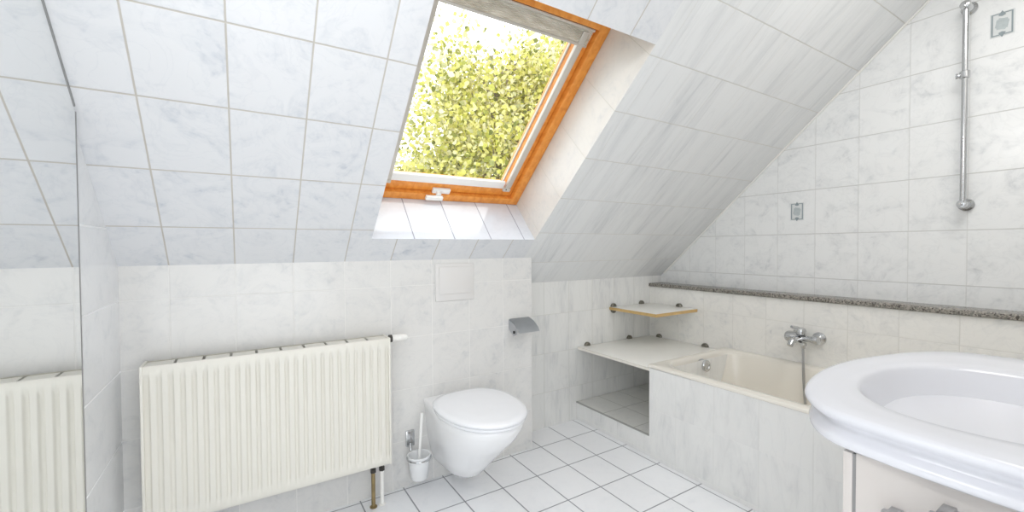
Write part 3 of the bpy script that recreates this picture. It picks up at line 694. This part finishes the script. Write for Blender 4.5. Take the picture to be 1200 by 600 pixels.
bm = BM(); box(bm, (VX0 + 0.002, VF - 0.004, 0.096), (VX1 - 0.002, VF + 0.001, 0.779)); obj('door_seal', bm, M_cabgap, van)
# two square towel bars on the cabinet side
for x_, y1_, z_ in ((0.884, 0.268, 0.716), (0.862, 0.206, 0.752)):
    bm = BM(); box(bm, (x_ - 0.006, YB + 0.03, z_ - 0.016), (x_ + 0.006, y1_, z_)); 
    box(bm, (x_ + 0.006, YB + 0.04, z_ - 0.014), (VX0 - 0.0005, YB + 0.06, z_ - 0.002)); box(bm, (x_ + 0.006, y1_ - 0.02, z_ - 0.014), (VX0 - 0.0005, y1_ - 0.004, z_ - 0.002))
    tbx = obj('towel_bar', bm, M_satin, van, bevel=0.0012); tbx['label'] = 'square metal towel bar'

basin = thing('washbasin', 'large white bow fronted washbasin in the right foreground', 'washbasin', (1.295, 0.15, 0.784))
cp = [(0.872, -0.06), (0.872, 0.06), (0.873, 0.18), (0.882, 0.275), (0.905, 0.365), (0.985, 0.428), (1.10, 0.464), (1.225, 0.480), (1.36, 0.474), (1.50, 0.445), (1.615, 0.405), (1.690, 0.345), (1.712, 0.26), (1.716, 0.16), (1.717, 0.05), (1.717, -0.06)]
out = [Vector((p.x, p.y)) for p in catmull([(x, y, 0) for x, y in cp], 8, False)]
bkn = 20
for k in range(1, bkn): out.append(Vector((1.717 + (0.872 - 1.717) * k / bkn, -0.06)))
for p in out: p.y = max(p.y, YB + 0.004)
out = [Vector((p.x, p.y if p.y > -0.055 else YB + 0.003)) for p in out]
BCX, BCY = 1.258, 0.207
def inset(pts, d):
    n = len(pts); res = []
    for i in range(n):
        t = (pts[(i + 1) % n] - pts[i - 1]);  t = t.normalized() if t.length > 1e-9 else Vector((1, 0))
        nrm = Vector((t.y, -t.x))
        c = Vector((1.295, 0.2)) - pts[i]
        if nrm.dot(c) < 0: nrm = -nrm
        q = pts[i] + nrm * d
        if pts[i].y < -0.05: q.y = pts[i].y
        res.append(q)
    return res
def bowl(scale, z):
    pts = []
    for p in out:
        d = (p - Vector((BCX, BCY))); a = math.atan2(d.y, d.x); c, s = math.cos(a), math.sin(a)
        ex = 2.25
        rx_, ry_ = 0.262 * scale, (0.198 if s > 0 else 0.185) * scale
        r = 1.0 / ((abs(c) / rx_) ** ex + (abs(s) / ry_) ** ex) ** (1 / ex)
        pts.append(Vector((BCX + r * c, BCY + r * s, z)))
    return pts
def oz(d, z): return [Vector((p.x, p.y, z)) for p in inset(out, d)]
ZB = 0.852
bm = BM()
def mixr(d, z, t, zz):
    a = oz(d, z); b_ = bowl(1.0, z); return [Vector((p.x + (q.x - p.x) * t, p.y + (q.y - p.y) * t, zz)) for p, q in zip(a, b_)]
rings = [oz(0.06, ZB - 0.066), oz(0.030, ZB - 0.068), oz(0.016, ZB - 0.066), oz(0.009, ZB - 0.061), oz(0.008, ZB - 0.054), oz(0.012, ZB - 0.048), oz(0.021, ZB - 0.043), oz(0.026, ZB - 0.038), oz(0.026, ZB - 0.033), oz(0.021, ZB - 0.027), oz(0.012, ZB - 0.021), oz(0.004, ZB - 0.015), oz(0.000, ZB - 0.010), oz(0.001, ZB - 0.005), oz(0.005, ZB - 0.0015), oz(0.012, ZB),
         mixr(0.014, ZB, 0.35, ZB - 0.0015), mixr(0.014, ZB, 0.7, ZB - 0.004), mixr(0.014, ZB, 0.93, ZB - 0.006), bowl(1.0, ZB - 0.009), bowl(0.98, ZB - 0.014), bowl(0.95, ZB - 0.024), bowl(0.89, ZB - 0.045), bowl(0.81, ZB - 0.070), bowl(0.71, ZB - 0.097), bowl(0.60, ZB - 0.122), bowl(0.47, ZB - 0.146), bowl(0.33, ZB - 0.166), bowl(0.20, ZB - 0.178), bowl(0.08, ZB - 0.183)]
loft(bm, rings, True, True)
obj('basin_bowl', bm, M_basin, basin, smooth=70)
bm = BM(); lathe(bm, (BCX, BCY, ZB - 0.1828), AZ, [(0, 0.022), (0.003, 0.022), (0.004, 0.016)], 24); obj('drain', bm, M_chrome, basin)
tap = thing('basin_tap', 'chrome single lever tap at the back of the washbasin', 'tap', (BCX, -0.025, ZB))
bm = BM(); lathe(bm, (BCX, -0.022, ZB - 0.004), AZ, [(0, 0.026), (0.006, 0.026), (0.010, 0.021), (0.075, 0.020), (0.085, 0.023), (0.11, 0.020), (0.116, 0.008)], 24); tp_ = obj('tap_body', bm, M_chrome, tap)
bm = BM(); tube(bm, [(BCX, -0.022, ZB + 0.05), (BCX, 0.04, ZB + 0.065), (BCX, 0.085, ZB + 0.060), (BCX, 0.095, ZB + 0.042)], [0.014, 0.012, 0.011, 0.010]); obj('spout', bm, M_chrome, tap)
bm = BM(); tube(bm, [(BCX, -0.022, ZB + 0.108), (BCX, 0.02, ZB + 0.13), (BCX, 0.06, ZB + 0.14)], [0.010, 0.008, 0.006]); obj('lever', bm, M_chrome, tap)

# ------------------------------------------------------------------ outdoors
bm = BM(); poly(bm, [(-40, 3.5, -3), (50, 3.5, -3), (50, 60, -3), (-40, 60, -3)], AX, AY)
struct(obj('ground', bm, M_grass), 'garden lawn below the roof window', 'ground')
def leafy_tree(name, label, base, blobs, nclus, per, lsize, mat, seed, spread=0.34):
    rnd = random.Random(seed)
    t = thing(name, label, 'tree', base, 'trees outside the roof window')
    base = Vector(base); top = Vector((sum(b[0] for b in blobs) / len(blobs), sum(b[1] for b in blobs) / len(blobs), max(b[2] for b in blobs)))
    bm = BM(); mid_ = base.lerp(top, 0.5) + Vector((0.1, 0, 0))
    tube(bm, [base, base.lerp(mid_, 0.5), mid_, base.lerp(top, 0.8), top], [0.20, 0.17, 0.12, 0.07, 0.03], 10); obj('trunk', bm, M_bark, t)
    bmb = BM(); bml = BM(); wts = [b[6] for b in blobs]
    for c in range(nclus):
        b = rnd.choices(blobs, wts)[0]
        while True:
            v = Vector((rnd.uniform(-1, 1), rnd.uniform(-1, 1), rnd.uniform(-1, 1)))
            if v.length < 1: break
        cc = Vector(b[:3]) + Vector((v.x * b[3], v.y * b[4], v.z * b[5]))
        if c % 6 == 0:
            s = base.lerp(top, min(0.95, max(0.3, (cc.z - base.z - 0.8) / (top.z - base.z))))
            m_ = s.lerp(cc, 0.55) + Vector((0, 0, 0.2)); tube(bmb, [s, m_, cc], [0.035, 0.02, 0.006], 6)
        for k in range(per):
            p = cc + Vector((rnd.gauss(0, spread), rnd.gauss(0, spread), rnd.gauss(0, spread * 0.8)))
            L_ = lsize * rnd.uniform(0.6, 1.3); w_ = L_ * rnd.uniform(0.32, 0.45)
            d = Vector((rnd.gauss(0, 1), rnd.gauss(0, 1), rnd.gauss(-0.5, 0.8))).normalized()
            e1, e2 = frame_of(d); a = rnd.uniform(0, 2 * PI); s_ = e1 * math.cos(a) + e2 * math.sin(a); nn = d.cross(s_) * (w_ * 0.35)
            q = [p, p + d * L_ * 0.35 + s_ * w_ + nn, p + d * L_ * 0.75 + s_ * w_ * 0.7 + nn, p + d * L_, p + d * L_ * 0.75 - s_ * w_ * 0.7 + nn, p + d * L_ * 0.35 - s_ * w_ + nn]
            vs = [bml.verts.new(x) for x in q]
            bml.faces.new((vs[0], vs[1], vs[2], vs[3])); bml.faces.new((vs[0], vs[3], vs[4], vs[5]))
    obj('branches', bmb, M_bark, t); obj('crown', bml, mat, t, smooth=None, recalc=False)
    return t
# (x, y, z, rx, ry, rz, weight)
leafy_tree('leafy_tree', 'yellow green leafy tree seen through the roof window', (5.0, 8.3, -3),
    [(4.1, 8.0, 3.0, 1.6, 1.2, 1.5, 1.3), (5.2, 8.2, 3.6, 1.8, 1.2, 1.6, 1.6), (3.75, 7.9, 4.3, 0.55, 0.5, 0.75, 0.22), (3.62, 7.9, 5.25, 0.22, 0.3, 0.5, 0.05), (5.6, 8.2, 4.9, 1.2, 0.9, 0.9, 0.75), (6.6, 8.4, 4.5, 1.3, 1.0, 1.7, 1.2), (3.2, 8.0, 2.4, 0.8, 0.9, 0.7, 0.4)],
    420, 50, 0.105, M_leaf, 3, 0.30)
leafy_tree('leafy_tree', 'paler olive tree standing behind the yellow green one', (9.4, 14.2, -3),
    [(10.4, 14.2, 6.6, 2.6, 1.5, 2.4, 1.4), (8.1, 14.0, 5.0, 2.6, 1.5, 2.1, 1.0), (12.4, 14.2, 8.4, 2.2, 1.5, 2.0, 1.0)],
    250, 50, 0.17, M_leaf2, 5, 0.48)

# ------------------------------------------------------------------ light
w = bpy.data.worlds.new('World'); SC.world = w; w.use_nodes = True
nt = w.node_tree; bg = nt.nodes['Background']
bg.inputs[0].default_value = (0.93, 0.965, 1.0, 1); bg.inputs[1].default_value = 2.6
sd = bpy.data.lights.new('sun', 'SUN'); sd.energy = 1.6; sd.angle = math.radians(0.8); sd.color = (1.0, 0.95, 0.86)
so = bpy.data.objects.new('sun', sd); COL.objects.link(so)
so.rotation_euler = (Vector((-0.675, 1.55, -2.757))).to_track_quat('-Z', 'Y').to_euler(); so.location = (3, -3, 8)
# unseen fill lamp added on the flat strip of ceiling to brighten the room
lamp = thing('ceiling_fill_lamp', 'added flat white fill lamp on the unseen ceiling above the bath', 'lamp', (1.85, 0.22, ZC - 0.05))
bm = BM(); box(bm, (1.50, 0.02, ZC - 0.022), (2.20, 0.44, ZC - 0.0005)); obj('fill_lamp_base', bm, M_whitepaint, lamp)
def arealamp(name, loc, d, sx_, sy_, power, col):
    l = bpy.data.lights.new(name, 'AREA'); l.shape = 'RECTANGLE'; l.size = sx_; l.size_y = sy_; l.energy = power; l.color = col
    o = bpy.data.objects.new(name, l); COL.objects.link(o); o.location = loc; o.rotation_euler = Vector(d).to_track_quat('-Z', 'Y').to_euler(); return o
arealamp('ceiling_fill_light', (1.85, 0.22, ZC - 0.024), (0, 0, -1), 0.66, 0.38, 8.5, (1, 0.98, 0.95))
ml = thing('wall_fill_lamp', 'added slim white fill lamp, out of view on the left wall', 'lamp', (XL, 0.66, 2.0))  # added wall lamp outside the view, lights the right wall
bm = BM(); box(bm, (MX + 0.001, 0.40, 1.96), (MX + 0.03, 0.92, 2.04)); obj('fill_lamp_body', bm, M_whitepaint, ml, bevel=0.004)
arealamp('wall_fill_light', (MX + 0.034, 0.66, 2.0), (1, 0.0, -0.2), 0.5, 0.07, 7.5, (1, 0.985, 0.96))
# fill light added behind the camera, shining in through the doorway
arealamp('doorway_fill_light', (0.15, -1.3, 1.25), (0.25, 1, 0.05), 1.6, 2.0, 3.0, (1, 0.985, 0.96))

# ------------------------------------------------------------------ camera
def camera():
    yaw, pit, rol = math.radians(32.05), math.radians(1.22), math.radians(-0.3)
    B = Matrix(((1, 0, 0), (0, 0, -1), (0, 1, 0)))
    c, s = math.cos(yaw), math.sin(yaw); Ry = Matrix(((c, -s, 0), (s, c, 0), (0, 0, 1)))
    c, s = math.cos(pit), math.sin(pit); Rx = Matrix(((1, 0, 0), (0, c, -s), (0, s, c)))
    c, s = math.cos(rol), math.sin(rol); Rz = Matrix(((c, -s, 0), (s, c, 0), (0, 0, 1)))
    Mx = Rz @ Rx @ B @ Ry
    r, d, f = Mx[0], Mx[1], Mx[2]
    m = Matrix(((r[0], -d[0], -f[0], 0), (r[1], -d[1], -f[1], 0), (r[2], -d[2], -f[2], 1.15), (0, 0, 0, 1)))
    cd = bpy.data.cameras.new('camera'); co = bpy.data.objects.new('camera', cd); COL.objects.link(co)
    co.matrix_world = m; cd.sensor_fit = 'HORIZONTAL'; cd.sensor_width = 36; cd.lens = 502 / 1200 * 36; cd.clip_start = 0.01; cd.clip_end = 200
    SC.camera = co
camera()
SC.view_settings.view_transform = 'Standard'; SC.view_settings.look = 'None'; SC.view_settings.gamma = 1.0
SC.view_settings.use_curve_mapping = False; SC.view_settings.exposure = -0.01
SC.cycles.max_bounces = 10; SC.cycles.diffuse_bounces = 7; SC.cycles.transparent_max_bounces = 12; SC.cycles.sample_clamp_indirect = 4
for o in bpy.data.objects:
    if '_org' in o: del o['_org']
